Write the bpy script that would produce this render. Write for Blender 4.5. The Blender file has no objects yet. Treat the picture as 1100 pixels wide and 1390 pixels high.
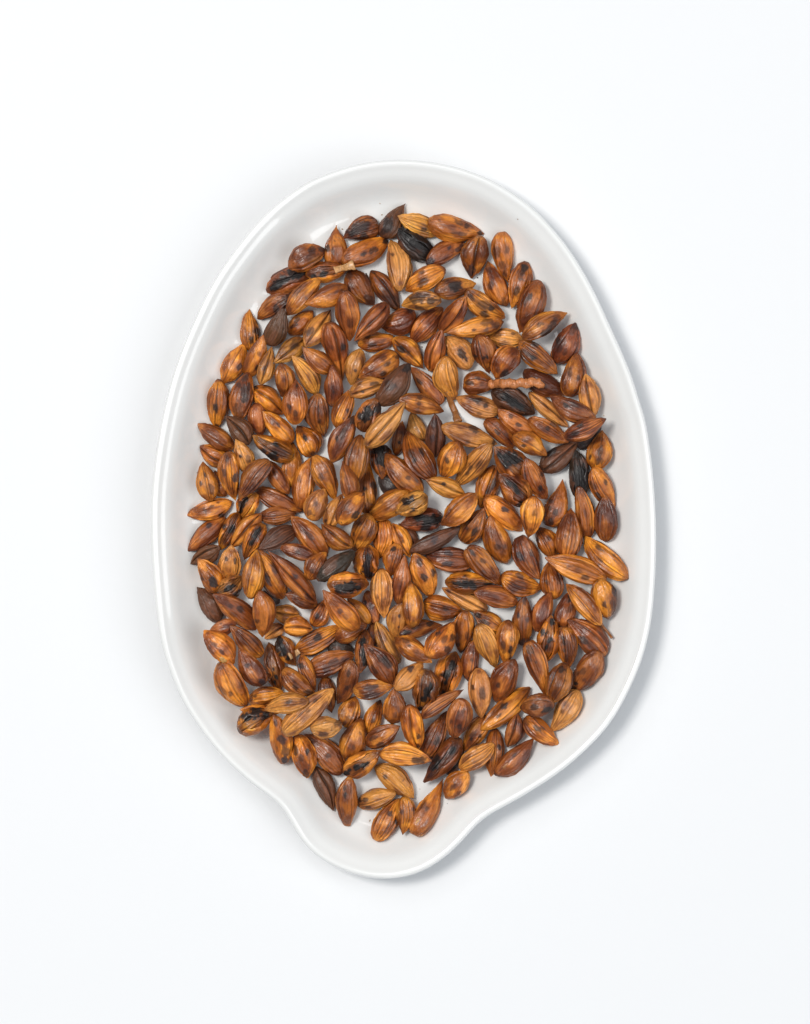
import bpy, math, random
import numpy as np
from mathutils import Vector, Matrix, Euler

scene = bpy.context.scene
random.seed(7)
np.random.seed(7)

# ------------------------------------------------------------------ camera, world, lamps, exposure
CAM_H = 0.75                       # metres above the table
PX = 0.00016                       # metres on the table per photograph pixel
CX, CY = 550.0, 695.0
cam_data = bpy.data.cameras.new('camera')
cam = bpy.data.objects.new('camera', cam_data)
scene.collection.objects.link(cam)
cam.location = (0, 0, CAM_H)
cam.rotation_euler = (0, 0, 0)
cam_data.sensor_fit = 'HORIZONTAL'
cam_data.sensor_width = 36.0
cam_data.lens = 36.0 * CAM_H / (1100 * PX)
cam_data.clip_start = 0.01
cam_data.clip_end = 20.0
scene.camera = cam

world = bpy.data.worlds.new("World")
scene.world = world
world.use_nodes = True
bg = world.node_tree.nodes['Background']
bg.inputs['Color'].default_value = (0.74, 0.87, 1.0, 1)
bg.inputs['Strength'].default_value = 0.25


def area(name, loc, size, power, col, target=(0, 0, 0)):
    l = bpy.data.lights.new(name, 'AREA')
    l.shape = 'RECTANGLE'
    l.size, l.size_y = size
    l.energy = power
    l.color = col
    o = bpy.data.objects.new(name, l)
    scene.collection.objects.link(o)
    o.location = loc
    o.rotation_euler = (Vector(target) - Vector(loc)).to_track_quat('-Z', 'Y').to_euler()
    return o


area('softbox_key', (-0.36, 0.18, 1.08), (0.23, 0.23), 7.7, (1.0, 0.975, 0.935))
area('softbox_fill', (-0.36, 0.40, 1.15), (0.9, 0.9), 5.4, (0.99, 0.995, 1.0))
area('softbox_side', (0.70, -0.25, 0.95), (1.0, 1.0), 6.8, (0.97, 0.985, 1.0))

scene.view_settings.view_transform = 'Standard'
scene.view_settings.look = 'None'
scene.view_settings.exposure = 0.0
scene.view_settings.gamma = 1.0


def unproject(px, py, z):
    k = PX * (CAM_H - z) / CAM_H
    return (px - CX) * k, -(py - CY) * k


# ------------------------------------------------------------------ helpers
def link(o):
    scene.collection.objects.link(o)
    return o


def mesh_from_arrays(name, verts, quads, smooth=True):
    me = bpy.data.meshes.new(name)
    me.vertices.add(len(verts))
    me.vertices.foreach_set('co', np.asarray(verts, dtype=np.float32).ravel())
    sizes = np.array([len(q) for q in quads], dtype=np.int32)
    loops = np.fromiter((v for q in quads for v in q), dtype=np.int32)
    me.loops.add(len(loops))
    me.loops.foreach_set('vertex_index', loops)
    me.polygons.add(len(quads))
    starts = np.concatenate(([0], np.cumsum(sizes)[:-1])).astype(np.int32)
    me.polygons.foreach_set('loop_start', starts)
    if smooth:
        me.polygons.foreach_set('use_smooth', np.ones(len(quads), dtype=bool))
    me.update(calc_edges=True)
    me.validate()
    return me


def smoothstep(a, b, x):
    t = np.clip((x - a) / (b - a), 0, 1)
    return t * t * (3 - 2 * t)


_perm = np.random.RandomState(3).permutation(512)


def vnoise(x, y, z, seed=0):
    """value noise, -1..1"""
    xi, yi, zi = np.floor(x).astype(int), np.floor(y).astype(int), np.floor(z).astype(int)
    xf, yf, zf = x - xi, y - yi, z - zi
    u, v, w = xf * xf * (3 - 2 * xf), yf * yf * (3 - 2 * yf), zf * zf * (3 - 2 * zf)

    def h(a, b, c):
        return _perm[(_perm[(_perm[(a + seed * 31) & 511] + b) & 511] + c) & 511] / 255.5 - 1

    def lx(b, c):
        return h(xi, b, c) * (1 - u) + h(xi + 1, b, c) * u
    y0 = lx(yi, zi) * (1 - v) + lx(yi + 1, zi) * v
    y1 = lx(yi, zi + 1) * (1 - v) + lx(yi + 1, zi + 1) * v
    return y0 * (1 - w) + y1 * w


# ------------------------------------------------------------------ materials
def new_mat(name):
    m = bpy.data.materials.new(name)
    m.use_nodes = True
    return m, m.node_tree, m.node_tree.nodes['Principled BSDF']


def mat_table():
    m, nt, b = new_mat('white_matte_table')
    b.inputs['Base Color'].default_value = (0.75, 0.75, 0.755, 1)
    b.inputs['Roughness'].default_value = 0.75
    b.inputs['Specular IOR Level'].default_value = 0.2
    tc = nt.nodes.new('ShaderNodeTexCoord')
    n = nt.nodes.new('ShaderNodeTexNoise'); n.inputs['Scale'].default_value = 900
    bp = nt.nodes.new('ShaderNodeBump'); bp.inputs['Strength'].default_value = 0.03
    bp.inputs['Distance'].default_value = 0.0002
    nt.links.new(tc.outputs['Object'], n.inputs['Vector'])
    nt.links.new(n.outputs['Fac'], bp.inputs['Height'])
    nt.links.new(bp.outputs['Normal'], b.inputs['Normal'])
    return m


def mat_glaze():
    m, nt, b = new_mat('white_glazed_porcelain')
    b.inputs['Roughness'].default_value = 0.12
    b.inputs['IOR'].default_value = 1.5
    b.inputs['Coat Weight'].default_value = 1.0
    b.inputs['Coat Roughness'].default_value = 0.025
    tc = nt.nodes.new('ShaderNodeTexCoord')
    n = nt.nodes.new('ShaderNodeTexNoise')
    n.inputs['Scale'].default_value = 60; n.inputs['Detail'].default_value = 3
    cr = nt.nodes.new('ShaderNodeValToRGB')
    cr.color_ramp.elements[0].position = 0.3; cr.color_ramp.elements[0].color = (0.765, 0.758, 0.738, 1)
    cr.color_ramp.elements[1].position = 0.7; cr.color_ramp.elements[1].color = (0.795, 0.788, 0.768, 1)
    bp = nt.nodes.new('ShaderNodeBump'); bp.inputs['Strength'].default_value = 0.03
    bp.inputs['Distance'].default_value = 0.0006
    nt.links.new(tc.outputs['Object'], n.inputs['Vector'])
    nt.links.new(n.outputs['Fac'], cr.inputs['Fac'])
    nt.links.new(cr.outputs['Color'], b.inputs['Base Color'])
    nt.links.new(n.outputs['Fac'], bp.inputs['Height'])
    nt.links.new(bp.outputs['Normal'], b.inputs['Coat Normal'])
    return m


def mat_grain():
    m, nt, b = new_mat('roasted_barley_husk')
    L = nt.links
    at = nt.nodes.new('ShaderNodeAttribute'); at.attribute_name = 'Col'
    ch = nt.nodes.new('ShaderNodeAttribute'); ch.attribute_name = 'Char'
    tc = nt.nodes.new('ShaderNodeTexCoord')
    oi = nt.nodes.new('ShaderNodeObjectInfo')
    add = nt.nodes.new('ShaderNodeVectorMath'); add.operation = 'ADD'
    L.new(tc.outputs['Object'], add.inputs[0]); L.new(oi.outputs['Random'], add.inputs[1])
    mp = nt.nodes.new('ShaderNodeMapping'); mp.inputs['Scale'].default_value = (260, 2600, 2600)
    L.new(add.outputs[0], mp.inputs['Vector'])
    n1 = nt.nodes.new('ShaderNodeTexNoise'); n1.inputs['Scale'].default_value = 1.0
    n1.inputs['Detail'].default_value = 4; n1.inputs['Roughness'].default_value = 0.65
    L.new(mp.outputs[0], n1.inputs['Vector'])
    mr = nt.nodes.new('ShaderNodeMapRange'); mr.inputs['From Min'].default_value = 0.3
    mr.inputs['From Max'].default_value = 0.7; mr.inputs['To Min'].default_value = 0.66
    mr.inputs['To Max'].default_value = 1.32
    L.new(n1.outputs['Fac'], mr.inputs['Value'])
    mul = nt.nodes.new('ShaderNodeVectorMath'); mul.operation = 'SCALE'
    L.new(at.outputs['Color'], mul.inputs[0]); L.new(mr.outputs[0], mul.inputs['Scale'])
    L.new(mul.outputs[0], b.inputs['Base Color'])
    # blotchy relief of the dried husk
    mp2 = nt.nodes.new('ShaderNodeMapping'); mp2.inputs['Scale'].default_value = (900, 1500, 1500)
    L.new(add.outputs[0], mp2.inputs['Vector'])
    n2 = nt.nodes.new('ShaderNodeTexNoise'); n2.inputs['Scale'].default_value = 1.0
    n2.inputs['Detail'].default_value = 3
    L.new(mp2.outputs[0], n2.inputs['Vector'])
    sm = nt.nodes.new('ShaderNodeMath'); sm.operation = 'ADD'
    L.new(n1.outputs['Fac'], sm.inputs[0]); L.new(n2.outputs['Fac'], sm.inputs[1])
    bp = nt.nodes.new('ShaderNodeBump'); bp.inputs['Strength'].default_value = 0.5
    bp.inputs['Distance'].default_value = 0.00035
    L.new(sm.outputs[0], bp.inputs['Height'])
    L.new(bp.outputs['Normal'], b.inputs['Normal'])
    rr = nt.nodes.new('ShaderNodeMapRange'); rr.inputs['To Min'].default_value = 0.34
    rr.inputs['To Max'].default_value = 0.45
    L.new(ch.outputs['Fac'], rr.inputs['Value'])
    L.new(rr.outputs[0], b.inputs['Roughness'])
    cw = nt.nodes.new('ShaderNodeMapRange'); cw.inputs['To Min'].default_value = 0.24
    cw.inputs['To Max'].default_value = 0.06
    L.new(ch.outputs['Fac'], cw.inputs['Value']); L.new(cw.outputs[0], b.inputs['Coat Weight'])
    b.inputs['Specular IOR Level'].default_value = 0.38
    b.inputs['Coat Weight'].default_value = 0.22
    b.inputs['Coat Roughness'].default_value = 0.2
    return m


M_TABLE, M_GLAZE, M_GRAIN = mat_table(), mat_glaze(), mat_grain()

# ------------------------------------------------------------------ table
T = 2.5
me = mesh_from_arrays('tabletop', [(-T, -T, 0), (T, -T, 0), (T, T, 0), (-T, T, 0)], [(0, 1, 2, 3)], False)
me.materials.append(M_TABLE)
table = link(bpy.data.objects.new('tabletop', me))
table['kind'] = 'structure'

# ------------------------------------------------------------------ the dish
OUT = [(545, 217), (604.5, 223.5), (659, 241), (700, 265), (729, 288), (760, 322), (784, 356), (807, 397), (825, 436),
       (853, 499), (868, 545), (877, 576), (886, 640), (890, 700), (890.5, 745), (888.5, 797), (882, 854), (865, 912),
       (830, 979), (784, 1028), (742, 1060), (698, 1087), (667, 1104), (648, 1118), (629, 1140), (606, 1162),
       (579, 1180), (552, 1190), (526, 1193), (497, 1191), (462, 1180), (432, 1163), (410, 1142), (395, 1116),
       (380, 1092), (358, 1075), (330, 1053), (293, 1016), (253, 960), (231, 911), (217, 862), (209, 793), (205, 718),
       (207.5, 650), (220, 568), (240, 493), (272, 417), (302, 363), (354, 297), (407, 254), (445, 236), (492, 222)]
H_RIM = 0.0158


def smooth_outline(pts, n=480):
    P = np.array(pts)
    m = len(P)
    out = []
    for i in range(m):
        p0, p1, p2, p3 = P[i - 1], P[i], P[(i + 1) % m], P[(i + 2) % m]
        for t in np.linspace(0, 1, 12, endpoint=False):
            out.append(0.5 * ((2 * p1) + (-p0 + p2) * t + (2 * p0 - 5 * p1 + 4 * p2 - p3) * t * t
                              + (-p0 + 3 * p1 - 3 * p2 + p3) * t ** 3))
    C = np.array(out)
    d = np.concatenate(([0], np.cumsum(np.linalg.norm(np.roll(C, -1, 0) - C, axis=1))))
    C = np.vstack([C, C[:1]])
    s = np.linspace(0, d[-1], n, endpoint=False)
    Q = np.stack([np.interp(s, d, C[:, 0]), np.interp(s, d, C[:, 1])], 1)
    for _ in range(8):
        Q = 0.25 * np.roll(Q, 1, 0) + 0.5 * Q + 0.25 * np.roll(Q, -1, 0)
    return Q


OPX = smooth_outline(OUT)
OW = np.array([unproject(a, b, 0.0084) for a, b in OPX])       # outline in metres
tan = np.roll(OW, -1, 0) - np.roll(OW, 1, 0)
tan /= np.linalg.norm(tan, axis=1)[:, None]
ctr = np.array(unproject(547, 700, 0.003))
NRM = np.stack([-tan[:, 1], tan[:, 0]], 1)
if np.mean(np.sum(NRM * (ctr - OW), 1)) < 0:
    NRM = -NRM
spout = smoothstep(1060, 1190, OPX[:, 1])                       # the rim dips a little at the pouring lip

PROFILE_IN = [(13.5, 3.0), (12.2, 3.03), (11.0, 3.15), (9.8, 3.5), (8.8, 4.1), (7.9, 4.95), (7.0, 6.0), (6.2, 7.1),
              (5.5, 8.1), (4.9, 8.95), (4.35, 9.66), (3.9, 10.16), (3.55, 10.52), (3.3, 10.75), (3.05, 10.96),
              (2.8, 11.16), (2.5, 11.40), (2.1, 11.72), (1.75, 12.05), (1.45, 12.32), (1.2, 12.50), (0.95, 12.60),
              (0.7, 12.60), (0.48, 12.50), (0.3, 12.30), (0.15, 12.0), (0.05, 11.6), (0.0, 11.1)]
PROFILE_IN = [(d, 3.0 + (z - 3.0) * 0.80) for d, z in PROFILE_IN]
PROFILE_OUT = [(0.04, 9.6), (0.35, 8.2), (1.0, 6.6), (2.3, 4.9), (4.2, 3.4), (6.2, 2.2), (8.2, 1.2), (9.6, 0.6),
               (10.2, 0.2), (10.8, 0.0), (12.0, 0.0), (12.6, 0.4)]


def ring(d, z):
    n = len(OW)
    xy = OW + NRM * (d * 0.001)
    zz = np.full(n, z * 0.001) - spout * 0.0012 * max(0, (z - 4) / 8.7)
    return np.column_stack([xy, zz])


rings = []
base_in = ring(13.5, 3.0)
for f in (0.02, 0.25, 0.45, 0.62, 0.76, 0.88, 0.95):
    r = base_in.copy()
    r[:, :2] = ctr + (base_in[:, :2] - ctr) * f
    rings.append(r)
for d, z in PROFILE_IN + PROFILE_OUT:
    rings.append(ring(d, z))
rb = rings[-1].copy()
for f in (0.6, 0.02):
    r = rb.copy()
    r[:, :2] = ctr + (rb[:, :2] - ctr) * f
    rings.append(r)
n = len(OW)
V = np.vstack(rings)
F = []
for k in range(len(rings) - 1):
    for i in range(n):
        j = (i + 1) % n
        F.append((k * n + i, (k + 1) * n + i, (k + 1) * n + j, k * n + j))
F.append(tuple(range(n)))
F.append(tuple((len(rings) - 1) * n + i for i in reversed(range(n))))
me = mesh_from_arrays('porcelain_dish', V, F)
import bmesh
bm = bmesh.new(); bm.from_mesh(me); bmesh.ops.recalc_face_normals(bm, faces=bm.faces); bm.to_mesh(me); bm.free()
me.materials.append(M_GLAZE)
dish = link(bpy.data.objects.new('porcelain_dish', me))
dish['label'] = 'white glazed egg-shaped porcelain dish with a pouring lip, holding the roasted barley'
dish['category'] = 'dish'

# ------------------------------------------------------------------ inside height of the dish
GR = 0.0003
gx = np.arange(-0.062, 0.062, GR)
gy = np.arange(-0.088, 0.088, GR)
GX, GY = np.meshgrid(gx, gy, indexing='ij')
dmin = np.full(GX.shape, 1e9)
for a in range(0, n):
    np.minimum(dmin, (GX - OW[a, 0]) ** 2 + (GY - OW[a, 1]) ** 2, out=dmin)
dmin = np.sqrt(dmin) * 1000
pin = sorted(PROFILE_IN)
HF = np.interp(dmin, [p[0] for p in pin], [p[1] for p in pin]) * 0.001

DATA = """
T 235 255
785 850 1125 720 195 R x 1000 720 45 920 770 40 1060 705 45 860 820 30
690 1075 990 890 150 R r 880 990 30 960 930 45
T 385 255
335 500 50 650 200 B r 230 520 28 240 595 35 325 500 30
430 320 430 645 195 B bt 365 500 22 410 530 20
500 400 775 285 185 B r 620 340 55 650 410 30 560 380 25
965 120 835 405 170 D bh 870 310 45 830 370 30
870 440 500 630 200 O b 635 575 20 720 530 26 665 490 14 860 430 25
520 680 195 730 150 O x 330 720 30 250 740 20
295 750 30 1040 155 O r 120 860 25
190 970 525 830 170 O b 430 870 15
735 970 540 700 195 B r 715 930 35 535 710 30
960 1000 740 690 160 B c 890 900 50 930 960 45 745 690 20
905 430 980 850 190 G r 905 570 16
T 535 255
35 240 370 375 165 G r 235 340 16
740 380 290 290 195 O b 520 290 22 590 320 22 545 385 22 470 375 16 715 375 22
30 350 315 590 180 K x 170 430 60 100 380 50 250 460 50
600 450 265 625 165 R b 435 515 16 545 500 30 280 625 30
635 740 700 400 215 B c 640 680 30 580 520 20
935 770 880 380 175 O b 850 530 38 935 510 24 895 640 26 920 710 20
770 620 920 975 165 B b 800 810 26 775 650 34 915 955 25 
105 845 415 675 185 O r 250 785 35 235 700 18
680 780 335 865 175 O b 490 830 38 410 780 16
60 960 385 925 150 G r 215 915 45 280 900 25 330 940 32 225 1000 25
915 1085 590 870 170 O r 720 965 36 780 985 26 730 1040 26 620 900 18
T 685 255
70 990 185 625 175 O r 165 670 26 130 740 26 100 860 26 150 700 20
135 1190 285 780 205 B b 210 905 20 170 950 18
T 235 405
630 100 650 425 150 O r 700 280 30 650 350 18 695 200 20
925 90 790 385 170 D r
590 390 425 700 165 O b 550 570 20
760 310 620 640 160 O b 725 445 16 700 560 18
820 410 730 705 130 G c 760 580 14
835 540 1085 330 160 G c 1000 390 35
930 830 915 540 155 B r
910 950 660 740 185 O c 680 730 18
365 1075 395 680 180 O r 360 900 28 360 1060 18
620 620 540 1000 170 O b 600 660 22 610 780 42 600 830 30 540 935 40 545 720 18
T 385 405
240 110 45 285 150 O b 112 185 20 90 230 16
395 90 185 405 165 G c 205 300 30
560 345 520 -60 190 B r 550 180 25
595 340 850 50 165 B c
820 240 1090 130 195 R b 1050 105 18
500 700 395 205 190 B ct 400 385 14 490 380 24
905 340 625 385 145 O bk 740 390 18 700 320 22
560 710 630 425 150 G b 600 600 12
635 660 935 475 215 O b 815 505 24 850 555 16 820 635 20 940 490 18
155 410 405 610 150 B r
80 470 285 790 150 G r
410 560 410 890 150 R r 420 760 15
110 680 105 1035 190 O r 100 945 24 50 885 20 60 920 16 115 720 16
320 1145 270 790 200 B r 300 990 18
565 750 435 1060 145 O r 530 930 15
865 690 560 790 150 G c 635 705 16 655 775 14 750 710 20
1045 560 795 880 195 D b 900 740 35 860 700 18 1030 580 35
765 835 640 1100 180 R x 700 940 40 740 930 30 790 900 30 660 950 20
T 535 405
390 80 150 350 185 B r
600 -10 400 275 160 B c
450 290 900 200 150 O b 755 200 36 650 265 14 845 220 28 790 195 26
240 570 5 335 175 O c 60 425 24
385 260 290 595 160 B c
440 315 635 565 190 G b 560 440 36 570 475 28 600 500 16
785 320 1060 345 155 G r 860 305 20 985 295 13 910 380 26
800 625 700 305 175 B r 675 465 13 735 475 13 765 465 11
840 650 1010 420 200 B r 920 620 25 860 590 20
490 840 410 485 195 G r
850 712 585 692 190 B bn 690 660 14 620 700 18
140 575 390 865 150 R r 280 640 14 210 690 18
415 930 45 835 150 O b 185 820 18 175 870 15 185 940 15
515 830 870 945 160 G r 720 855 40 760 890 22 700 955 15 690 845 25
1160 950 825 765 190 D x 930 830 38 990 870 40 1050 905 26
T 685 405
505 115 155 315 165 O r 290 220 22 390 220 26 340 290 30 420 180 20
595 215 435 535 195 R b 470 370 38 510 430 22 580 250 30 450 340 20
605 450 540 805 205 B r 540 610 20 610 660 16
425 625 125 375 170 O r 235 495 22 195 470 18 260 380 24 160 440 14
525 800 165 620 175 R b
675 640 735 975 165 G c
385 825 740 1000 160 R b 515 890 18 575 885 18
525 1060 215 785 125 G c
T 235 555
730 225 690 -40 145 R r
750 20 985 265 170 O b 860 120 18
455 60 640 275 165 D c
210 130 495 320 160 R b
225 325 470 470 160 O c 370 470 24
345 520 430 720 130 B b
530 255 640 525 150 G b 620 395 20 625 425 12 555 380 14
665 235 985 400 165 O x 840 290 18 800 370 35 840 385 22 750 335 18
990 290 975 640 160 O b 915 435 14 930 530 16
245 450 310 755 170 O r 320 665 28 235 620 14 270 550 12
505 755 460 365 165 O r 520 550 30 425 505 14 450 390 20
545 725 785 430 170 R r
950 700 780 440 130 R b
130 885 480 780 160 O r 320 810 13 400 880 18
1065 855 700 690 150 B r
530 940 690 705 150 O x 590 780 30 570 840 20 620 730 22
1010 880 715 900 135 R r
T 385 555
130 140 250 385 200 O r 180 240 16 140 170 24 250 370 20
580 65 400 430 170 R b 500 200 32 450 240 16 575 90 26
1000 -40 700 300 185 G c
990 110 940 380 115 B b 960 280 13
210 420 140 815 175 O r 130 580 18
430 750 260 400 170 O r 310 550 22
570 610 640 230 185 B rk
500 445 560 750 140 R b
830 575 780 285 170 O x 790 360 55 820 440 45 790 310 50 840 370 40
700 460 700 875 165 O r 755 640 28 758 680 22 675 660 16
850 385 1135 690 200 B r 980 630 22 1030 570 20
800 560 965 695 160 K b
330 665 210 905 185 G b 270 780 24 225 850 18
480 715 375 980 145 G c 355 925 15
665 705 475 950 180 O b 600 880 22 530 800 22 665 710 16
695 925 1035 705 185 O r 820 750 20
T 535 555
140 30 240 265 150 G b
350 45 355 400 150 D c 330 110 25 320 220 20
100 195 325 590 200 B r 230 360 24 245 385 16 155 390 24 170 440 18
865 290 400 145 180 G r 630 160 30 680 130 22 590 265 20 840 280 22
995 305 770 90 155 B b 850 190 18
400 575 535 275 205 O r 455 390 22
520 635 810 290 165 G r 725 440 22 650 470 16 620 520 14
820 320 1085 535 215 O x 930 400 42 890 390 32 970 395 35 900 430 30
720 810 830 480 175 O c 820 620 26 780 690 20 850 560 20
265 590 580 715 145 G c 400 620 14
410 965 685 720 180 O r
1070 1010 755 740 190 O b 900 820 24
755 830 575 1115 190 O r 680 1000 20 620 960 14
20 860 270 725 170 G x 110 770 26 155 835 16 140 740 16
60 960 400 905 180 R x 280 930 50 340 930 42 200 910 36 240 980 26
T 685 555
-50 20 285 225 150 B r 110 130 18 50 60 15
520 275 205 95 160 B r 350 160 18 400 130 20
345 375 80 225 165 O b 155 305 15
800 150 620 320 125 K b
835 90 510 235 150 R r 625 140 18 580 200 20 540 240 20
600 285 310 505 185 D c 390 350 36 350 330 26
600 350 630 720 170 K x 640 560 60
820 190 760 505 190 O b 790 355 22 800 435 18 710 400 12 770 440 16
910 840 720 495 165 O r 725 620 24 825 590 16 765 695 20
350 750 165 410 150 B r 290 640 18 300 530 14
-40 540 200 795 205 B x 80 650 26 120 780 30 20 600 20
490 600 385 965 185 O bt 425 855 28 385 770 18 375 820 14 385 935 22
200 1070 245 730 175 O r 245 840 18
620 650 705 1065 150 O r
830 720 840 1105 180 R r
T 235 705
130 250 420 -10 155 B b 300 50 18
390 240 535 -50 130 O x 490 80 22 430 60 18
475 230 725 -45 145 O c
590 325 740 45 140 O x 690 120 28 660 190 22
145 365 385 225 135 D c
710 240 1015 65 160 D r
215 325 375 590 180 O r 330 510 30 240 490 15
490 215 465 495 175 G r 450 305 15 520 320 13
690 265 640 645 165 O r
575 490 390 610 150 G x 470 570 24 530 600 22
740 600 880 690 110 K b
700 250 910 660 195 O r 780 470 22 770 420 18 795 510 16 830 380 28
215 565 390 840 175 D b
340 615 690 905 180 B r 540 730 28 480 770 22 460 700 18
750 975 735 590 175 B b 700 820 20
820 760 1040 800 150 G c
310 930 520 860 115 R b
478 880 738 1135 165 B r
760 980 910 885 115 G c
T 385 705
75 -25 355 300 195 B b 210 130 22
315 55 555 235 165 B c
-30 230 245 315 120 R b 120 270 15
360 660 250 880 150 O r 280 800 15
345 280 205 490 160 O r 235 430 20
590 270 290 495 150 K b
590 255 715 -35 190 O rk 650 130 20 590 110 13 640 10 20
800 325 840 -5 165 O r
1050 305 915 40 130 O c 990 180 14
715 505 690 215 200 O x 700 310 30 680 390 36 710 440 28
880 465 930 205 150 O r 910 240 22
1005 305 950 695 145 R b
20 610 275 700 150 R r 200 650 20
-110 275 265 685 155 R c 95 465 18 200 640 20
540 655 715 855 120 O b
740 855 730 1065 110 R b
690 600 765 860 130 R b 680 690 15 730 730 18
710 540 370 545 190 O x 520 560 52 440 570 36 590 570 26
680 870 440 990 160 B r
335 590 625 915 180 O r 450 740 20 500 790 20
825 810 800 420 180 G r 780 640 12
930 1000 975 690 150 G b 965 775 9 960 870 9
235 905 10 885 165 O c
500 880 115 1090 165 O r 285 975 24
765 865 940 1195 145 G c
T 535 705
40 40 190 205 100 D b
550 80 150 275 140 D b 330 170 32
275 305 660 350 200 R r 460 280 24 440 370 26
325 655 180 280 190 O b 240 450 25 320 420 20 355 590 18 200 320 25
885 535 620 235 180 B r 720 330 18 640 270 18
790 -25 930 365 200 O b 910 200 18 850 200 22
410 575 760 755 140 G c 450 600 20
805 540 435 525 175 O x 540 530 24 600 530 34 790 540 20 660 560 20
1040 690 665 600 165 R r
400 870 45 945 130 R b 280 870 22 90 940 20
580 765 250 700 185 O r 420 740 22 560 760 18
665 770 900 910 150 O r 750 850 25 700 800 20
560 1107 600 755 160 O b 610 935 18 530 1040 18
150 525 165 895 160 O b 160 870 20
T 685 705
270 490 110 160 195 R r 130 305 22 220 280 22 240 430 22
165 630 155 1035 165 B b 190 810 18 115 785 12 165 660 22 150 1020 20
315 585 -30 495 190 O r 100 465 26 60 560 30 30 560 20
415 330 295 75 165 O r 275 175 15 365 155 20
545 -80 505 325 200 B r 500 140 13
665 155 1005 495 185 O r 790 245 20 805 350 14 790 385 12
370 345 405 655 180 O r 345 520 20 450 490 26
350 330 835 500 195 O r 605 420 22 660 480 22
870 835 800 495 200 O b 820 670 16 910 650 44 895 740 34 905 570 26
370 610 265 920 150 R r
570 590 465 895 165 R b 540 740 32 550 640 30
525 545 795 865 150 O r
545 830 840 1110 225 B r 660 1000 32 720 1040 32 620 980 16
395 810 320 1182 170 O x 380 990 24 350 1050 20 330 920 22 395 840 20
T 235 855
275 5 505 265 190 O r 345 118 18 405 175 15 320 165 18
545 170 730 455 175 R b 620 290 20 740 430 22
595 650 380 285 210 O r 405 475 26 465 500 18 550 440 28
880 690 560 655 90 O c
795 115 880 490 155 O x 780 350 22 860 385 20 835 320 12 845 440 12
1005 295 880 60 150 O x 890 150 48 880 90 30 950 230 20
910 515 625 580 160 O r 690 545 14
820 690 545 825 200 O x 700 680 42 620 720 34 770 710 24
765 655 1110 580 155 G r 975 590 20
925 1110 850 695 165 O bk 895 880 34 925 990 34 915 1080 30 850 740 14
T 385 855
585 165 370 145 130 K b
570 200 190 345 190 R r 430 270 36 360 310 28 500 250 20
260 495 150 220 115 O r 150 300 24
395 680 340 390 135 B r
255 545 0 345 165 B r 100 470 18 215 530 34
460 620 580 250 170 R r 450 440 22 530 460 18 550 330 20
640 350 685 10 125 R x 660 110 30 675 200 30 670 270 20
685 120 910 440 195 B r 755 330 24 850 260 28 790 230 16 730 170 16
400 505 10 845 200 G r 265 585 16 205 670 20
905 470 590 515 160 O r 720 475 32 745 540 24 700 550 20
590 555 510 800 170 O r 490 690 26 540 735 22 505 770 18
800 590 700 860 140 O r 745 750 18 790 600 20
920 480 910 785 180 O b 925 670 22 840 710 12
475 790 230 815 165 G bk 330 860 24 455 770 30
635 740 530 1065 220 O b 590 960 16
965 800 690 965 170 O r 760 885 26 825 945 24
190 870 485 1175 195 B r 370 1035 26 230 915 24
T 535 855
245 255 15 490 150 G b 130 330 24
305 265 20 75 165 O b 105 95 20 135 130 16
510 -60 290 225 200 O r 350 50 18 400 100 24 430 180 32 480 80 26
400 570 500 190 200 O x 440 370 32 480 290 30 430 430 18 410 540 24
650 90 610 420 140 R r 650 240 14
845 320 700 -50 165 G r
930 290 960 -70 175 O r 965 150 18 970 60 18 960 220 18 905 110 22 915 170 16
220 690 290 335 200 O x 280 480 32 250 540 32 310 430 20 220 660 20
565 500 240 715 115 R r
725 720 700 330 185 G b 735 520 28 650 470 14
840 610 985 240 205 B b 875 425 18 980 260 30
580 1000 760 720 150 O b 655 860 20 645 900 14 715 880 18
740 830 1130 500 170 O b 905 635 24 855 720 12
200 1000 115 625 185 O c 200 870 18 200 980 18
440 690 270 1050 180 B r 360 915 22 290 930 16
490 900 560 570 195 R r 580 640 20 550 770 20 480 730 12
812 1207 850 830 150 B r 870 980 18
1030 700 955 975 155 R c
T 685 855
350 560 205 110 150 B rt 210 150 34 200 235 22
540 320 500 -20 165 O r 490 100 14 490 160 14 510 230 14 480 60 14
390 600 500 285 185 B r 470 330 26
570 520 800 190 200 R b 670 310 24 615 340 15 600 435 16 570 490 26 670 390 11
135 650 405 620 175 R b 265 640 26 360 660 30
400 845 620 520 180 G r 480 675 13
430 950 170 745 170 O r 280 820 24 315 820 18 180 760 26
T 385 1005
205 300 120 -45 180 O b 105 75 24 145 140 22 200 90 20 190 275 26
420 570 280 225 155 D c
805 85 505 275 165 O x 620 210 26 690 190 22 520 275 22 560 240 16
525 710 540 300 170 O bk 510 370 16 515 420 16
1080 465 775 215 180 G r 850 300 16
930 440 620 535 155 G r 690 485 16 715 550 18 640 490 18
960 495 770 820 185 O r 885 610 20 935 670 20
1000 775 1025 480 150 O r 985 590 14 1075 570 14
T 535 1005
300 160 -105 110 175 O r 200 165 28 240 155 22 110 215 20
265 345 540 -5 170 R x 370 160 36 490 80 26 340 220 26
825 45 560 240 165 G r
560 60 450 280 120 K b
430 490 610 265 175 O b 510 360 24 550 410 14
410 340 185 775 185 O bt 240 540 20 270 570 12
T 685 1005
235 5 -65 285 160 R b 80 120 14
"""
UNDER = [(300, 656), (520, 654), (529, 658), (451, 876), (436, 832), (624, 1032), (375, 815), (529, 712), (505, 859),
         (446, 942), (676, 1012), (801, 596), (740, 521), (566, 726), (640, 993), (497, 830), (430, 855)]
OVER = [(388, 970), (336, 800), (434, 864), (459, 829), (516, 805), (349, 649), (365, 608), (522, 586), (350, 832),
        (432, 1000)]
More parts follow.
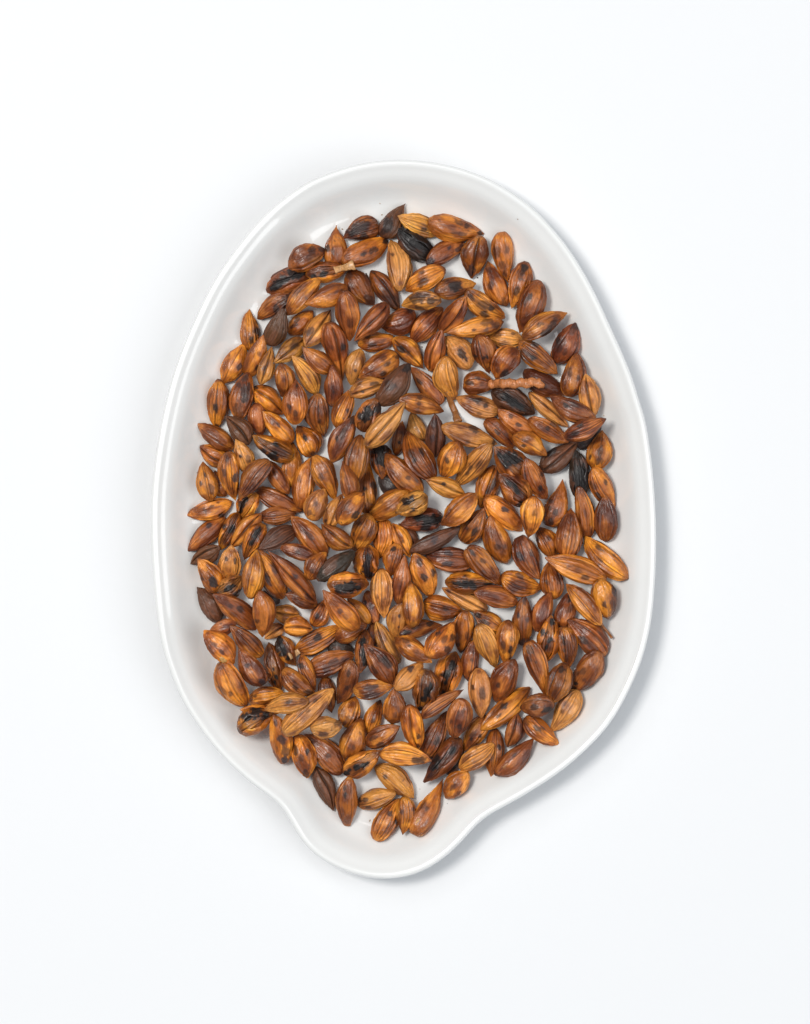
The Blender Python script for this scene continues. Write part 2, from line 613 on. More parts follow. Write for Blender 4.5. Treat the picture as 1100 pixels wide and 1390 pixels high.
# ------------------------------------------------------------------ the barley grains
TONE = {'G': (0.54, 0.212, 0.040), 'O': (0.375, 0.106, 0.0110), 'B': (0.250, 0.064, 0.0090),
        'R': (0.215, 0.054, 0.0110), 'D': (0.105, 0.037, 0.014), 'K': (0.036, 0.023, 0.017)}
NT, NP = 50, 72
_a = np.concatenate([np.radians(np.linspace(-105, 105, 61)), np.radians(np.linspace(105, 255, 13))[1:-1]])

ANG = _a
_ti = np.linspace(0, 1, NT + 1)
TT = 0.45 * _ti + 0.55 * (0.5 - 0.5 * np.cos(np.pi * _ti))
FACES = []
for i in range(NT):
    for j in range(NP):
        k = (j + 1) % NP
        FACES.append((i * NP + j, i * NP + k, (i + 1) * NP + k, (i + 1) * NP + j))
FACES.append(tuple(reversed(range(NP))))
FACES.append(tuple(NT * NP + j for j in range(NP)))
F_SIZES = np.array([len(f) for f in FACES], dtype=np.int32)
F_LOOPS = np.fromiter((v for f in FACES for v in f), dtype=np.int32)
F_STARTS = np.concatenate(([0], np.cumsum(F_SIZES)[:-1])).astype(np.int32)


def fast_mesh(name, verts):
    me = bpy.data.meshes.new(name)
    me.vertices.add(len(verts))
    me.vertices.foreach_set('co', verts.astype(np.float32).ravel())
    me.loops.add(len(F_LOOPS)); me.loops.foreach_set('vertex_index', F_LOOPS)
    me.polygons.add(len(F_SIZES)); me.polygons.foreach_set('loop_start', F_STARTS)
    me.polygons.foreach_set('use_smooth', np.ones(len(F_SIZES), dtype=bool))
    me.update(calc_edges=True)
    return me


def set_colour(me, col, char):
    a = me.color_attributes.new('Col', 'FLOAT_COLOR', 'POINT')
    a.data.foreach_set('color', np.column_stack([col, np.ones(len(col))]).astype(np.float32).ravel())
    b = me.attributes.new('Char', 'FLOAT', 'POINT')
    b.data.foreach_set('value', char.astype(np.float32))


def husk_flap(t, a, x, y, z, w, col, side, rs, sd, NT, NP):
    """a torn piece of husk standing a little off one side of a split grain: (verts, faces, colours)"""
    G = lambda q: q.reshape(NT + 1, NP)
    xg, yg, zg = G(x), G(y), G(z)
    nu, nv = 24, 9
    t0, t1 = rs.uniform(0.04, 0.16), rs.uniform(0.80, 0.95)
    vs, cs_ = [], []
    for i in range(nu):
        tt = t0 + (t1 - t0) * i / (nu - 1)
        row = int(np.argmin(np.abs(TT - tt)))
        inner = 0.34 + 0.20 * float(vnoise(np.array([tt * 5.0]), np.array([side * 2.0]), np.array([0.3]), sd)[0]) \
            + 0.9 * abs(tt - 0.5) ** 2
        inner = inner if side > 0 else inner * 0.9
        for j in range(nv):
            f = j / (nv - 1)
            ang = side * (inner * 1.1 + (1.75 - inner * 1.1) * f)
            col_f = float(np.interp(ang, np.radians(np.linspace(-105, 105, 61)), np.arange(61)))
            j0 = int(col_f) % NP; j1 = (j0 + 1) % NP; ff = col_f - int(col_f)
            P = np.array([xg[row, j0] * (1 - ff) + xg[row, j1] * ff, yg[row, j0] * (1 - ff) + yg[row, j1] * ff,
                          zg[row, j0] * (1 - ff) + zg[row, j1] * ff])
            N = np.array([0, math.sin(ang), math.cos(ang)])
            lift = 0.035 * w + 0.10 * w * (1 - f) ** 2.2 * math.sin(math.pi * min(max((tt - t0) / (t1 - t0), 0), 1)) ** 0.7
            lift *= 1 + 0.5 * float(vnoise(np.array([tt * 9.0]), np.array([f * 3.0]), np.array([side * 1.0]), sd + 3)[0])
            lift *= 1 - 0.85 * smoothstep(0.75, 1.0, f)
            vs.append(P + N * lift)
            cs_.append(np.array(col[row * NP + j0]) * (1.15 if f > 0.12 else 1.5))
    vs = np.array(vs); cs_ = np.array(cs_)
    cen = np.array([0, 0, 0])
    nrm = np.column_stack([np.zeros(len(vs)), vs[:, 1], np.maximum(vs[:, 2], 0) + 1e-4])
    nrm /= np.linalg.norm(nrm, axis=1)[:, None]
    low = vs - nrm * 0.00010
    nn = len(vs)
    F = []
    for i in range(nu - 1):
        for j in range(nv - 1):
            q = (i * nv + j, i * nv + j + 1, (i + 1) * nv + j + 1, (i + 1) * nv + j)
            F.append(q); F.append(tuple(k + nn for k in reversed(q)))
    edge = [i * nv for i in range(nu)] + [(nu - 1) * nv + j for j in range(1, nv)] + \
           [i * nv + nv - 1 for i in range(nu - 2, -1, -1)] + [j for j in range(nv - 2, 0, -1)]
    for k in range(len(edge)):
        p, q = edge[k], edge[(k + 1) % len(edge)]
        F.append((p, q, q + nn, p + nn))
    return np.vstack([vs, low]), F, np.vstack([cs_, cs_ * 0.6])


def grain_mesh(g, idx):
    """tip towards +x, base towards -x, all in metres; spots are (x, y, r) in the same frame"""
    rs = np.random.RandomState(1000 + idx)
    L, w, kind, tone = g['L'], g['w'], g['kind'], g['tone']
    t = np.repeat(TT, NP)                                   # 0 base .. 1 tip
    ph = np.tile(ANG, NT + 1)
    p = rs.uniform(0.55, 0.80)                              # base: blunt
    q = rs.uniform(0.78, 1.08)                              # tip: drawn out
    if rs.rand() < 0.55:
        p, q = rs.uniform(0.72, 0.92), rs.uniform(0.92, 1.22)
        w = w * 1.04
    if g['mod'] in 'th' and g['mod']: p, q = 0.55, 1.25
    if g['mod'] == 'n': p, q = 0.50, 1.0
    t_lo, t_hi = rs.uniform(0.008, 0.035), 1 - rs.uniform(0.006, 0.035)
    if g['mod'] == 'k': t_hi = 0.91
    tt = t_lo + t * (t_hi - t_lo)
    prof = tt ** p * (1 - tt) ** q
    tm = p / (p + q)
    prof /= tm ** p * (1 - tm) ** q
    prof = np.maximum(prof, 0.05)
    x = (t - 0.5) * L
    hh = w * rs.uniform(0.80, 0.92)
    if kind == 'c': hh *= 0.9
    ph0 = rs.uniform(-0.28, 0.28)
    a = (ph + np.pi) % (2 * np.pi) - np.pi                  # 0 on top
    disp = np.zeros_like(t)
    shade = np.ones_like(t)
    end = smoothstep(0.0, 0.10, t) * smoothstep(0.0, 0.10, 1 - t)
    wob = 0.10 * np.sin(t * rs.uniform(2, 5) + rs.uniform(0, 6))

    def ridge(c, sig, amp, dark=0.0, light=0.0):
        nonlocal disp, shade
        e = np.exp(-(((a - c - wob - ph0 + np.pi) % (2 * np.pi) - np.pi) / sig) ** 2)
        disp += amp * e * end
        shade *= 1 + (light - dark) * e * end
    if kind == 'r' or kind == 'x':
        for c in np.radians([-66, -34, 0, 34, 66]):
            c += rs.uniform(-0.10, 0.10)
            am = rs.uniform(0.35, 1.25) * (0.25 if rs.rand() < 0.3 else 1)
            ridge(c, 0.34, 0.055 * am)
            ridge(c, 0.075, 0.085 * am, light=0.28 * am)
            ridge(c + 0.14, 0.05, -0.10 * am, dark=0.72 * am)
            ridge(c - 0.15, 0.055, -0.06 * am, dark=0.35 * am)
    elif kind == 'c':
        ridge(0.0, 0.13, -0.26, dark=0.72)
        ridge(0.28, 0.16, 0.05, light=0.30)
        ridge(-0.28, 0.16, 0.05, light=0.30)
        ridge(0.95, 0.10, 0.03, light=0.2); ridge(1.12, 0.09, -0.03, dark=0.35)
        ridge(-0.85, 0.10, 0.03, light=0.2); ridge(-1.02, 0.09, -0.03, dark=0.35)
    else:
        for c in np.radians([-70, 5, 62]):
            c += rs.uniform(-0.25, 0.25)
            am = rs.uniform(0.3, 1.1)
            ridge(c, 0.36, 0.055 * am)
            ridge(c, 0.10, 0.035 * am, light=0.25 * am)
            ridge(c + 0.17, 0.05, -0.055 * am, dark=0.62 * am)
    for c in (-1.2, 1.2):                                   # overlap of the two husk halves; its dark line also paints in edge shade
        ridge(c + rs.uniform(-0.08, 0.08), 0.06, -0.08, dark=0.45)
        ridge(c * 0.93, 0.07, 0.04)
    cs, sn = np.cos(a), np.sin(a)
    X, Y, Z = t * 3.2, sn * 1.3 * prof, cs * 1.3 * prof
    sd = idx + 1
    lump = vnoise(X * 1.2, Y * 1.6, Z * 1.6, sd) * 0.08
    crin = vnoise(X * 2.5, Y * 7, Z * 7, sd + 5) * 0.034 + vnoise(X * 9, Y * 9, Z * 9, sd + 9) * 0.016
    nf = rs.choice([5, 5, 6])
    fa = (a - ph0 - wob + math.pi / nf) % (2 * math.pi / nf) - math.pi / nf
    facet = (1 / np.cos(np.abs(fa)) - 1.06) * rs.uniform(0.35, 0.85) * -1.0
    disp = disp - facet * np.minimum(prof, 1) * (np.cos(a) > -0.4) * 0.8
    rad = 1 + (disp + lump + crin) / np.maximum(prof, 0.35) * (prof > 0.02)
    yy = 0.5 * w * prof * rad * np.sign(sn) * np.abs(sn) ** 0.96
    zz = 0.5 * hh * prof * rad * np.sign(cs) * np.abs(cs) ** 0.96
    zz = np.where(zz < 0, zz * 0.86, zz)
    bend = rs.uniform(-0.12, 0.12)
    yy = yy * (1 - rs.uniform(-0.12, 0.12) * np.sign(yy))
    hump = rs.uniform(-0.25, 0.25)
    zz = zz * (1 + hump * (t - 0.5))
    u = 2 * x / L
    yy = yy + bend * w * (u * u - 0.35)
    if g['mod'] == 'h': yy = yy - 0.22 * w * np.clip(u, 0, 1) ** 2 * 1.4
    zz = zz - rs.uniform(-0.02, 0.08) * w * u * u

    # ---- husk colour: roast, veins, charred spots; blotches also imitate highlights and shaded sides
    base = np.array(TONE[tone]) * rs.uniform(0.82, 1.12) * rs.uniform(0.86, 1.16) * np.array([1, rs.uniform(0.92, 1.04), rs.uniform(0.8, 1.25)])
    col = np.tile(base, (len(t), 1))
    n1 = vnoise(X * 0.9 + 3, Y * 1.3, Z * 1.3, sd + 21)
    n2 = vnoise(X * 2.4, Y * 3.0, Z * 3.0, sd + 33)
    light = smoothstep(0.0, 0.5, n1 + 0.3 * n2)[:, None]
    if tone in 'GOBR':
        pale = base * (np.array([2.3, 3.0, 3.1]) if tone != 'G' else np.array([1.35, 1.5, 1.6]))
        red = base * np.array([0.28, 0.20, 0.42])
        col = col * (1 - 0.65 * light) + pale * 0.65 * light
        rd = smoothstep(0.05, 0.6, -n1 + 0.35 * n2)[:, None]
        col = col * (1 - 0.75 * rd) + red * 0.75 * rd
    else:
        col = col * (1 - 0.5 * light) + np.array([0.17, 0.058, 0.026]) * 0.5 * light
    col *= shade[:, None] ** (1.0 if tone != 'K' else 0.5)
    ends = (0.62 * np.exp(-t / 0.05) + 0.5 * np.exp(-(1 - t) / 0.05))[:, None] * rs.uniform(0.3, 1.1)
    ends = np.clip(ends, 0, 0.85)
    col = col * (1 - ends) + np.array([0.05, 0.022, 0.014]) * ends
    char = np.zeros_like(t)
    dull = 0.75 if tone in 'DK' else 0.0
    hollow = np.zeros_like(t)
    nz = vnoise(x / 0.0009, yy / 0.0007, zz / 0.0007, sd + 50) * 0.42 + vnoise(x / 0.0004, yy / 0.0003, zz * 0, sd + 60) * 0.30
    for (sx, sy, sr) in g['spots']:
        ex = rs.uniform(1.05, 2.1)
        sk = rs.uniform(-0.35, 0.35)
        d = np.sqrt((((x - sx) + sk * (yy - sy)) / ex) ** 2 + ((yy - sy) * rs.uniform(0.9, 1.15)) ** 2) / sr
        d = d + (shade < 0.93) * 0.10 - (shade > 1.1) * 0.18
        mk = smoothstep(1.08, 0.80, d + nz * 0.75) * (zz > -0.10 * w)
        char = np.maximum(char, mk * (0.97 if kind == 'x' else rs.uniform(0.72, 0.98) if sr > 0.0032 else rs.uniform(0.45, 0.92)))
        halo = smoothstep(2.1, 0.8, d + nz)[:, None] * 0.34 * (zz > -0.1 * w)[:, None]
        col = col * (1 - halo) + col * np.array([0.55, 0.42, 0.6]) * halo
        if kind == 'x' and sr > 0.0035:
            hollow = np.maximum(hollow, smoothstep(1.15, 0.8, d + nz * 1.3))
    # random little flecks
    fl = vnoise(x / 0.0011, yy / 0.0009, zz / 0.0009, sd + 71)
    fm = smoothstep(0.78, 0.9, fl) * 0.6
    col = col * (1 - fm[:, None]) + np.array([0.045, 0.022, 0.016]) * fm[:, None]
    cc = np.array([0.013, 0.009, 0.008]) if rs.rand() < 0.8 else np.array([0.028, 0.020, 0.023])
    col = col * (1 - char[:, None]) + cc * char[:, None]
    flaps = []
    if kind == 'x':
        top = zz > 0
        for side in (-1, 1):
            flaps.append(husk_flap(t, a, x, yy, zz, w, col, side, rs, sd, NT, NP))
        zz = zz - hollow * 0.10 * w * top + hollow * crin * w * 3.0
        yy = yy * (1 - 0.05 * top)
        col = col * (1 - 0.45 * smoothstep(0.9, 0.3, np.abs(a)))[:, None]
    me = fast_mesh('barley_grain', np.column_stack([x, yy, zz]))
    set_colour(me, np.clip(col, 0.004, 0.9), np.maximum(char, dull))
    me.materials.append(M_GRAIN)
    return me, flaps


def parse(txt):
    res, ox, oy, s = [], 0, 0, 180 / 1100.0
    for ln in txt.strip().splitlines():
        f = ln.split()
        if f[0] == 'T':
            ox, oy = float(f[1]), float(f[2]); continue
        x1, y1, x2, y2, w = [float(v) * s for v in f[:5]]
        sp = [float(v) for v in f[7:]]
        spots = [(ox + sp[k] * s, oy + sp[k + 1] * s, sp[k + 2] * s) for k in range(0, len(sp) - 2, 3)]
        res.append(dict(tip=(ox + x1, oy + y1), base=(ox + x2, oy + y2), wpx=w, tone=f[5], kind=f[6][0], mod=f[6][1:], spots_px=spots))
    return res


GRAINS = parse(DATA)
ZREF = 0.0055
for g in GRAINS:
    (ax, ay), (bx, by) = unproject(*g['tip'], ZREF), unproject(*g['base'], ZREF)
    g['cpx'] = ((g['tip'][0] + g['base'][0]) / 2, (g['tip'][1] + g['base'][1]) / 2)
    g['c'] = np.array([(ax + bx) / 2, (ay + by) / 2])
    d = np.array([ax - bx, ay - by])
    g['L'] = float(np.linalg.norm(d)) * 1.07
    g['ang'] = math.atan2(d[1], d[0])
    g['w'] = g['wpx'] * PX * 1.035
    ux, uy = math.cos(g['ang']), math.sin(g['ang'])
    g['spots'] = []
    for (sx, sy, sr) in g['spots_px']:
        wx, wy = unproject(sx, sy, ZREF)
        dx, dy = wx - g['c'][0], wy - g['c'][1]
        g['spots'].append((dx * ux + dy * uy, -dx * uy + dy * ux, sr * PX * 1.05))


def near(px, py):
    return min(range(len(GRAINS)), key=lambda i: (GRAINS[i]['cpx'][0] - px) ** 2 + (GRAINS[i]['cpx'][1] - py) ** 2)


# which grains lie lowest and which lie on top of their neighbours (picked by where they are in the dish)
under = {near(*p) for p in UNDER}
over = {near(*p): k for k, p in enumerate(OVER)}
order = sorted(range(len(GRAINS)), key=lambda i: (0 if i in under else (2 if i in over else 1), over.get(i, 0), i))

TILTS = np.radians(np.arange(-21, 21.1, 3))


def settle(g, i):
    """rest the grain on what lies below it"""
    L, w = g['L'], g['w']
    hh = w * 0.80
    ux, uy = math.cos(g['ang']), math.sin(g['ang'])
    R = L * 0.5
    x0, x1 = np.searchsorted(gx, [g['c'][0] - R, g['c'][0] + R])
    y0, y1 = np.searchsorted(gy, [g['c'][1] - R, g['c'][1] + R])
    sx, sy = GX[x0:x1, y0:y1] - g['c'][0], GY[x0:x1, y0:y1] - g['c'][1]
    lx, ly = sx * ux + sy * uy, -sx * uy + sy * ux
    tt = np.clip(lx / L + 0.5, 0.001, 0.999)
    prof = tt ** 0.58 * (1 - tt) ** 0.8
    prof /= 0.42 ** 0.58 * 0.58 ** 0.8
    v = ly / (0.5 * w * np.maximum(prof, 1e-3))
    ins = (np.abs(lx) < L * 0.5) & (np.abs(v) < 0.80)
    full = (np.abs(lx) < L * 0.5) & (np.abs(v) < 0.98)
    thick = 0.5 * hh * prof * np.sqrt(np.clip(1 - v * v, 0, 1))
    hf = HF[x0:x1, y0:y1]
    best = None
    for a in TILTS:
        need = (hf + thick * 0.9 - lx * math.tan(a))[ins].max()
        top = need + 0.0035 * abs(a) ** 1.2
        if best is None or top < best[0]:
            best = (top, need, a)
    _, z, a = best
    HFn = np.where(full, np.maximum(hf, z + lx * math.tan(a) + thick), hf)
    HF[x0:x1, y0:y1] = HFn
    return z, a


OBJ = [None] * len(GRAINS)
for k, i in enumerate(order):
    g = GRAINS[i]
    z, a = settle(g, i)
    g['z'] = z
    me, hh = grain_mesh(g, i)
    o = link(bpy.data.objects.new('barley_grain', me))
    kk = (CAM_H - z) / (CAM_H - ZREF)
    o.location = (g['c'][0] * kk, g['c'][1] * kk, z)
    o.rotation_euler = (Matrix.Rotation(g['ang'], 3, 'Z') @ Matrix.Rotation(-a, 3, 'Y')).to_euler()
    o['category'] = 'barley grain'
    o['group'] = 'roasted barley grains in the dish'
    OBJ[i] = o
    for fv, ff, fc in hh:
        fm = mesh_from_arrays('torn_husk', fv, ff)
        set_colour(fm, np.clip(fc, 0.004, 0.9), np.zeros(len(fc)))
        fm.materials.append(M_GRAIN)
        c = link(bpy.data.objects.new('torn_husk', fm))
        c.parent = o
print('grains', len(GRAINS), 'max z', max(g['z'] for g in GRAINS))

# ------------------------------------------------------------------ stalk, awns, stubs and strips: parts of single grains
def top_z(px, py, z=0.008):
    x, y = unproject(px, py, z)
    i, j = int(np.clip(np.searchsorted(gx, x), 1, len(gx) - 2)), int(np.clip(np.searchsorted(gy, y), 1, len(gy) - 2))
    return float(HF[i - 1:i + 2, j - 1:j + 2].mean())


def piece(name, owner, pts, widths, colr, thick=0.5, lift=0.0, zs=None, seg=6, label=None, knobs=0):
    """a bent, tapering sliver through photo points; widths and thickness in photo pixels"""
    o = OBJ[near(*owner)]
    P = []
    for k, (px, py) in enumerate(pts):
        z = zs[k] * 0.001 if zs else top_z(px, py) + lift
        x, y = unproject(px, py, z)
        P.append((x, y, z))
    P = np.array(P)
    m = (len(P) - 1) * seg + 1
    s = np.linspace(0, len(P) - 1, m)
    C = np.stack([np.interp(s, range(len(P)), P[:, k]) for k in range(3)], 1)
    for _ in range(2):
        C[1:-1] = 0.25 * C[:-2] + 0.5 * C[1:-1] + 0.25 * C[2:]
    W = np.interp(s, range(len(P)), widths) * PX * 0.5
    if knobs:
        fr = np.linspace(0, knobs, m) % 1.0
        W = W * (0.68 + 0.40 * np.sin(np.pi * np.clip(fr * 0.85 + 0.05, 0, 1)) ** 0.7)
        C[:, 1] += 0.00013 * np.sign((np.linspace(0, knobs, m).astype(int) % 2) - 0.5)
    K = 10
    vs, cl = [], []
    rs = np.random.RandomState(int(pts[0][0]))
    for k in range(m):
        d = C[min(k + 1, m - 1)] - C[max(k - 1, 0)]
        d /= np.linalg.norm(d)
        side = np.cross([0, 0, 1], d); side /= np.linalg.norm(side)
        up = np.cross(d, side)
        for j in range(K):
            a = 2 * math.pi * j / K
            r = 1 + rs.uniform(-0.10, 0.10)
            vs.append(C[k] + side * W[k] * math.cos(a) * r + up * W[k] * thick * math.sin(a) * r)
            cl.append(np.array(colr) * rs.uniform(0.75, 1.2))
    F = [(k * K + j, k * K + (j + 1) % K, (k + 1) * K + (j + 1) % K, (k + 1) * K + j) for k in range(m - 1) for j in range(K)]
    F.append(tuple(reversed(range(K)))); F.append(tuple((m - 1) * K + j for j in range(K)))
    M = Matrix.Translation(o.location) @ o.rotation_euler.to_matrix().to_4x4()
    Mi = np.array(M.inverted())
    vs = np.array(vs) @ Mi[:3, :3].T + Mi[:3, 3]
    me = mesh_from_arrays(name, vs, F)
    set_colour(me, np.array(cl), np.zeros(len(cl)))
    me.materials.append(M_GRAIN)
    c = link(bpy.data.objects.new(name, me))
    c.parent = o
    if label: c['label'] = label
    return c


PALE = (0.62, 0.36, 0.17)
# the knobbly stalk on the grain right of centre
rz = top_z(660, 520) - 0.0006
piece('ear_stalk', (652, 520), [(663, 520), (674, 521), (684, 520), (694, 521), (704, 520), (714, 520), (724, 519), (737, 520)],
      [11, 13, 12, 13, 12, 13, 12, 13], (0.50, 0.175, 0.055), thick=0.75, knobs=9, seg=9,
      zs=[rz * 1000, rz * 1000 + .3, 9.2, 9.3, 9.2, 9.2, 9.1, 9.0], label='knobbly jointed piece of ear stalk, paler than its grain')
piece('husk_stub', (443, 373), [(454, 367), (463, 364), (472, 362), (481, 359)], [11, 8, 10, 15], (0.50, 0.26, 0.10), thick=0.35, lift=0.0004)
piece('awn', (609, 513), [(607, 531), (613, 548), (618, 560), (622, 572)], [6, 9, 9, 12], (0.34, 0.13, 0.035), thick=0.5, lift=0.0002)
piece('husk_flake', (299, 877), [(302, 890), (308, 897), (314, 902)], [12, 14, 8], (0.52, 0.27, 0.08), thick=0.12, lift=0.0001)
piece('awn', (794, 821), [(813, 842), (819, 851), (826, 859), (831, 866)], [6, 4, 3.4, 4], (0.26, 0.09, 0.022), thick=0.8, zs=[6.2, 6.2, 6.4, 7.2])
piece('husk_stub', (434, 864 + 152), [(406, 884), (400, 888), (393, 891)], [7, 9, 10], PALE, thick=0.35, lift=0.0004)
piece('husk_strip', (583, 1098), [(569, 1111), (565, 1122), (562, 1130)], [5, 5, 4], (0.50, 0.25, 0.08), thick=0.5, lift=0.0001)
piece('husk_strip', (583, 1098), [(581, 1118), (575, 1126), (571, 1134)], [5, 5, 5], (0.50, 0.25, 0.08), thick=0.5, lift=0.0001)
piece('husk_strip', (698, 1029), [(690, 1036), (683, 1043)], [4.5, 4.5], (0.30, 0.11, 0.03), thick=0.5, lift=0.00005)
piece('fibre', (718, 417), [(702, 418), (700, 430), (703, 441)], [0.9, 0.9, 0.7], (0.10, 0.05, 0.03), thick=1, zs=[6, 5, 4.4])
piece('fibre', (718, 417), [(714, 430), (722, 424), (726, 430), (716, 446)], [0.9, 0.9, 0.9, 0.7], (0.16, 0.06, 0.03), thick=1, lift=0.0002)
piece('fibre', (525, 392), [(497, 371), (501, 378), (506, 387)], [2.2, 1.5, 1.0], (0.06, 0.03, 0.02), thick=1, zs=[6.2, 5.4, 4.6])

# ------------------------------------------------------------------ labels
LAND = [
    (532, 302, 'hooked dark grain', 'dark hooked grain with a bent tip at the very top of the heap', 0),
    (565, 333, 'broken black grain', 'broken charred black grain just below the two golden grains at the top', 0),
    (455, 334, 'upright teardrop grain', 'glossy brown teardrop grain standing tip up at the top left edge', 0),
    (391, 382, 'split top-left grain', 'split reddish grain with a charred black seam at the upper left edge', 0),
    (375, 443, 'shrivelled purple-dark grain', 'shrivelled purple-dark ribbed grain in the upper left of the heap', 0),
    (432, 445, 'long pale grooved grain', 'long pale golden grooved grain with a frayed tip in the upper left', 0),
    (652, 520, 'stalk grain', 'round brown grain with a knobbly piece of ear stalk still attached', 0),
    (698, 546, 'black-hollow grain', 'red-brown grain with a charred hollow just below the ear stalk', 0),
    (605, 661, 'lone pale golden grain', 'pale golden grain lying at the upper edge of the bare white gap', 0),
    (561, 684, 'broken pale grain', 'broken pale golden grain with dark holes left of the white gap', 0),
    (573, 709, 'charred red grain', 'charred red-brown grain along the lower edge of the white gap', 0),
    (457, 767, 'pitch black grain', 'pitch black charred grain at the left of the heap centre', 0),
    (473, 794, 'purple-core grain', 'open orange-brown grain showing a purple-black core below the pitch black grain', 0),
    (378, 608, 'holed grain', 'orange grain with a torn hole showing a pale and dark core', 0),
    (282, 818, 'smooth dark grain', 'smooth dark chestnut grain at the far left edge of the heap', 0),
    (446, 902, 'dark wrinkled grain', 'dark wrinkled reddish grain lying level in the lower left of the heap', 0),
    (346, 980, 'split lower-left grain', 'split golden-brown grain with a black gap at the lower left edge', 0),
    (418, 965, 'big top-lying grain', 'big pale brown grain lying on top of others at the lower left', 0),
    (610, 916, 'black-slit grain', 'bright orange-red grain split by a long black slit', 0),
    (730, 910, 'long-tailed grain', 'black-capped grain with a long thin tail beside the right-hand white gap', 0),
    (742, 868, 'cracked grain', 'orange grain cracked across in black near the right edge', 0),
    (756, 683, 'spotted bottle-shaped grain', 'bottle-shaped golden brown grain with dark spots and neck pointing up', 0),
    (479, 1003, 'round plump grain', 'plump round smooth orange-brown grain with a small pointed tip', 0),
    (442, 988, 'cut pale-ended grain', 'short golden grain with a cut end, left of the round plump grain', 0),
    (523, 1113, 'spiky-ended grain', 'ribbed brown grain with a frayed spiky end at the pouring lip', 0),
    (583, 1096, 'stripped grain', 'orange grain with a pale neck and two husk strips near the pouring lip', 0),
    (601, 1032, 'black-blotched grain', 'dark red split grain with large black blotches near the bottom', 0),
    (769, 465, 'right-edge teardrop grain', 'red-brown teardrop grain with a dark tip at the upper right edge', 0),
    (690, 625, 'hollow oval grain', 'oval orange-brown grain with a black pit, right of the heap centre', 0),
    (513, 624, 'burst black grain', 'burst grain with a shiny black core inside an orange husk at the centre', 0),
    (302, 594, 'sharp-tipped left grain', 'reddish grain with a sharp tip sticking out at the left edge', 0),
    (823, 758, 'outermost right grain', 'large spotted orange grain leaning on the right wall of the dish', 0),
    (769, 966, 'golden lower-right grain', 'ribbed golden orange grain at the lower right edge of the heap', 0),
    (788, 640, 'black cleft grain', 'dark grain cleft open along its length near the right edge', 0),
    (516, 805, 'pale ribbed centre grain', 'pale golden ribbed grain standing upright just below the heap centre', 0),
    (388, 1003, 'black-tipped hanging grain', 'orange grain with a black tip pointing down at the lower left edge', 0),
]
WORD = {'G': 'pale golden', 'O': 'orange-brown', 'B': 'brown', 'R': 'reddish brown', 'D': 'dark brown', 'K': 'black'}
KIND = {'r': 'ribbed', 'b': 'smooth', 'c': 'grooved', 'x': 'split'}
ORD = ['nearest', 'second', 'third', 'fourth', 'fifth', 'sixth', 'seventh', 'eighth', 'ninth']
DIRS = ['right of', 'upper right of', 'above', 'upper left of', 'left of', 'lower left of', 'below', 'lower right of']
marks = [(near(a, b), short, full) for a, b, short, full, _ in LAND]
assert len({m[0] for m in marks}) == len(marks), 'two landmarks on one grain'
for i, short, full in marks:
    OBJ[i]['label'] = full
mark_ids = {m[0] for m in marks}
C2 = np.array([g['cpx'] for g in GRAINS])


def octant(dx, dy):
    return int(round(math.atan2(-dy, dx) / (math.pi / 4))) % 8


def spot_words(g):
    nsp = len([s for s in g['spots_px'] if s[2] > 2.0])
    if g['kind'] == 'x' or g['tone'] in 'DK' or nsp == 0: return ''
    return {1: ' with a dark spot', 2: ' with two dark spots'}.get(nsp, ' with dark spots')


seen = {}
for i, g in enumerate(GRAINS):
    if i in mark_ids: continue
    best = None
    for mi, short, _ in marks:
        dx, dy = C2[i] - C2[mi]
        dist = math.hypot(dx, dy)
        oc = octant(dx, dy)
        rank = 0
        for j in range(len(GRAINS)):
            if j in (i, mi): continue
            ex, ey = C2[j] - C2[mi]
            if octant(ex, ey) == oc and math.hypot(ex, ey) < dist: rank += 1
        cost = rank * 40 + dist
        if best is None or cost < best[0]: best = (cost, rank, oc, short)
    _, rank, oc, short = best
    a = octant(math.cos(g['ang']), -math.sin(g['ang']))
    tip = ['right', 'upper right', 'up', 'upper left', 'left', 'lower left', 'down', 'lower right'][a]
    slim = 'slim ' if g['w'] / g['L'] < 0.42 else ('plump ' if g['w'] / g['L'] > 0.66 else '')
    look = slim + WORD[g['tone']] + ' ' + KIND[g['kind']] + ' grain'
    tail = ', ' + ORD[rank] + ' one ' + DIRS[oc] + ' the ' + short
    for mid in (spot_words(g) + ', tip ' + tip, spot_words(g), ', tip ' + tip, ''):
        lab = look + mid + tail
        if len(lab.split()) <= 16: break
    OBJ[i]['label'] = lab
    seen.setdefault(lab, []).append(i)
for lab, ids in seen.items():
    if len(ids) > 1: print('SHARED', lab, [tuple(int(v) for v in C2[k]) for k in ids])

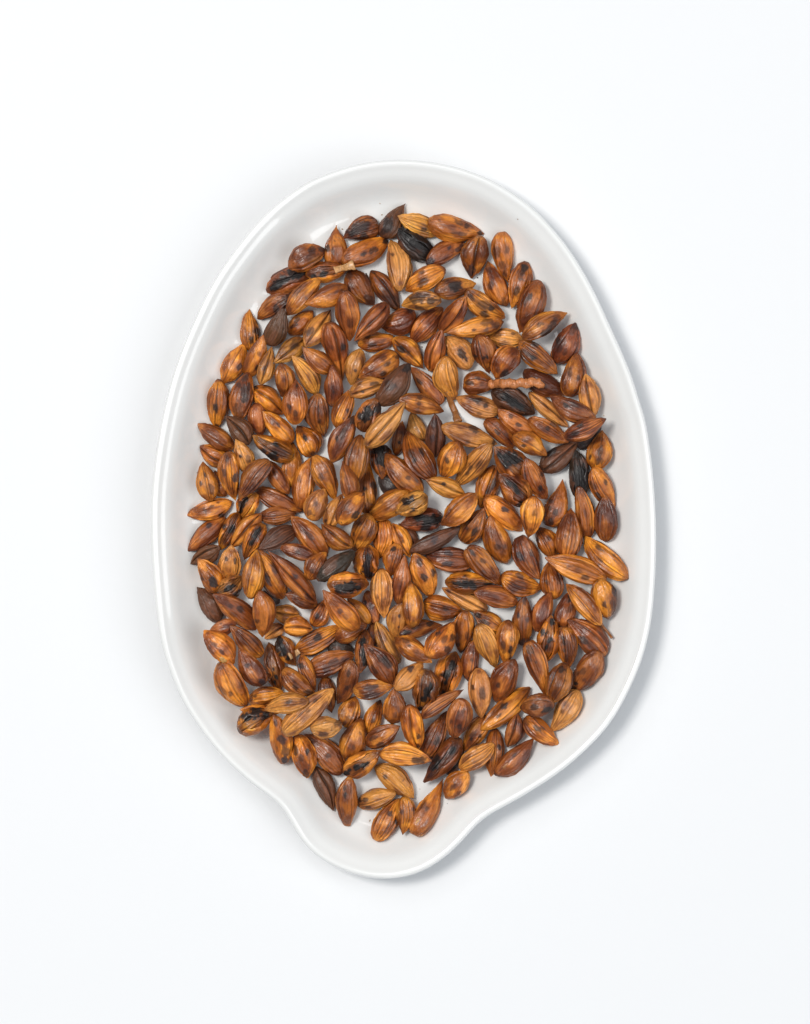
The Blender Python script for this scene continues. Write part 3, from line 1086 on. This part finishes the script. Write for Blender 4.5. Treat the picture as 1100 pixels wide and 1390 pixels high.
# ------------------------------------------------------------------ fine dust and chaff left on the glaze
rs = np.random.RandomState(11)
cv, cf, cc = [], [], []
fixed = [(237, 571), (353, 1022), (315, 999), (593, 455), (752, 331), (516, 276), (415, 1114), (702, 300), (608, 661), (640, 690), (722, 905), (600, 575)]
spots = fixed + [(rs.uniform(250, 850), rs.uniform(270, 1150)) for _ in range(150)]
for k, (px, py) in enumerate(spots):
    x, y = unproject(px, py, 0.004)
    i, j = int(np.searchsorted(gx, x)), int(np.searchsorted(gy, y))
    if i < 1 or j < 1 or i >= len(gx) - 1 or j >= len(gy) - 1: continue
    q = int(np.argmin((OW[:, 0] - x) ** 2 + (OW[:, 1] - y) ** 2))
    if (x - OW[q, 0]) * NRM[q, 0] + (y - OW[q, 1]) * NRM[q, 1] < 0: continue
    if dmin[i, j] < (3.5 if k < len(fixed) else 7): continue
    z = HF[i, j]
    base_z = float(np.interp(dmin[i, j], [p[0] for p in pin], [p[1] for p in pin])) * 0.001
    if z > base_z + 1e-5: continue                      # only where the floor is bare
    a = rs.uniform(0, math.pi); l = rs.uniform(0.00010, 0.00034); w_ = l * rs.uniform(0.3, 0.8); h = 0.00008
    if k < len(fixed): l, w_ = 0.00017, 0.00011
    b0 = len(cv)
    for dx, dy, dz in ((-l, 0, 0), (0, -w_, 0), (l, 0, 0), (0, w_, 0), (l * .1, 0, h)):
        cv.append((x + dx * math.cos(a) - dy * math.sin(a), y + dx * math.sin(a) + dy * math.cos(a), z + 0.00002 + dz))
    cf += [(b0, b0 + 1, b0 + 4), (b0 + 1, b0 + 2, b0 + 4), (b0 + 2, b0 + 3, b0 + 4), (b0 + 3, b0, b0 + 4), (b0 + 3, b0 + 2, b0 + 1, b0)]
    c0 = np.array([(0.35, 0.16, 0.06), (0.12, 0.05, 0.025), (0.5, 0.32, 0.16)][rs.randint(3)])
    cc += [c0] * 5
me = mesh_from_arrays('husk_crumbs', cv, cf, False)
set_colour(me, np.array(cc), np.zeros(len(cc)))
me.materials.append(M_GRAIN)
cr_o = link(bpy.data.objects.new('husk_crumbs', me))
cr_o['kind'] = 'stuff'
cr_o['label'] = 'tiny brown husk crumbs and dust scattered on the bare glaze between the grains'
cr_o['category'] = 'crumbs'
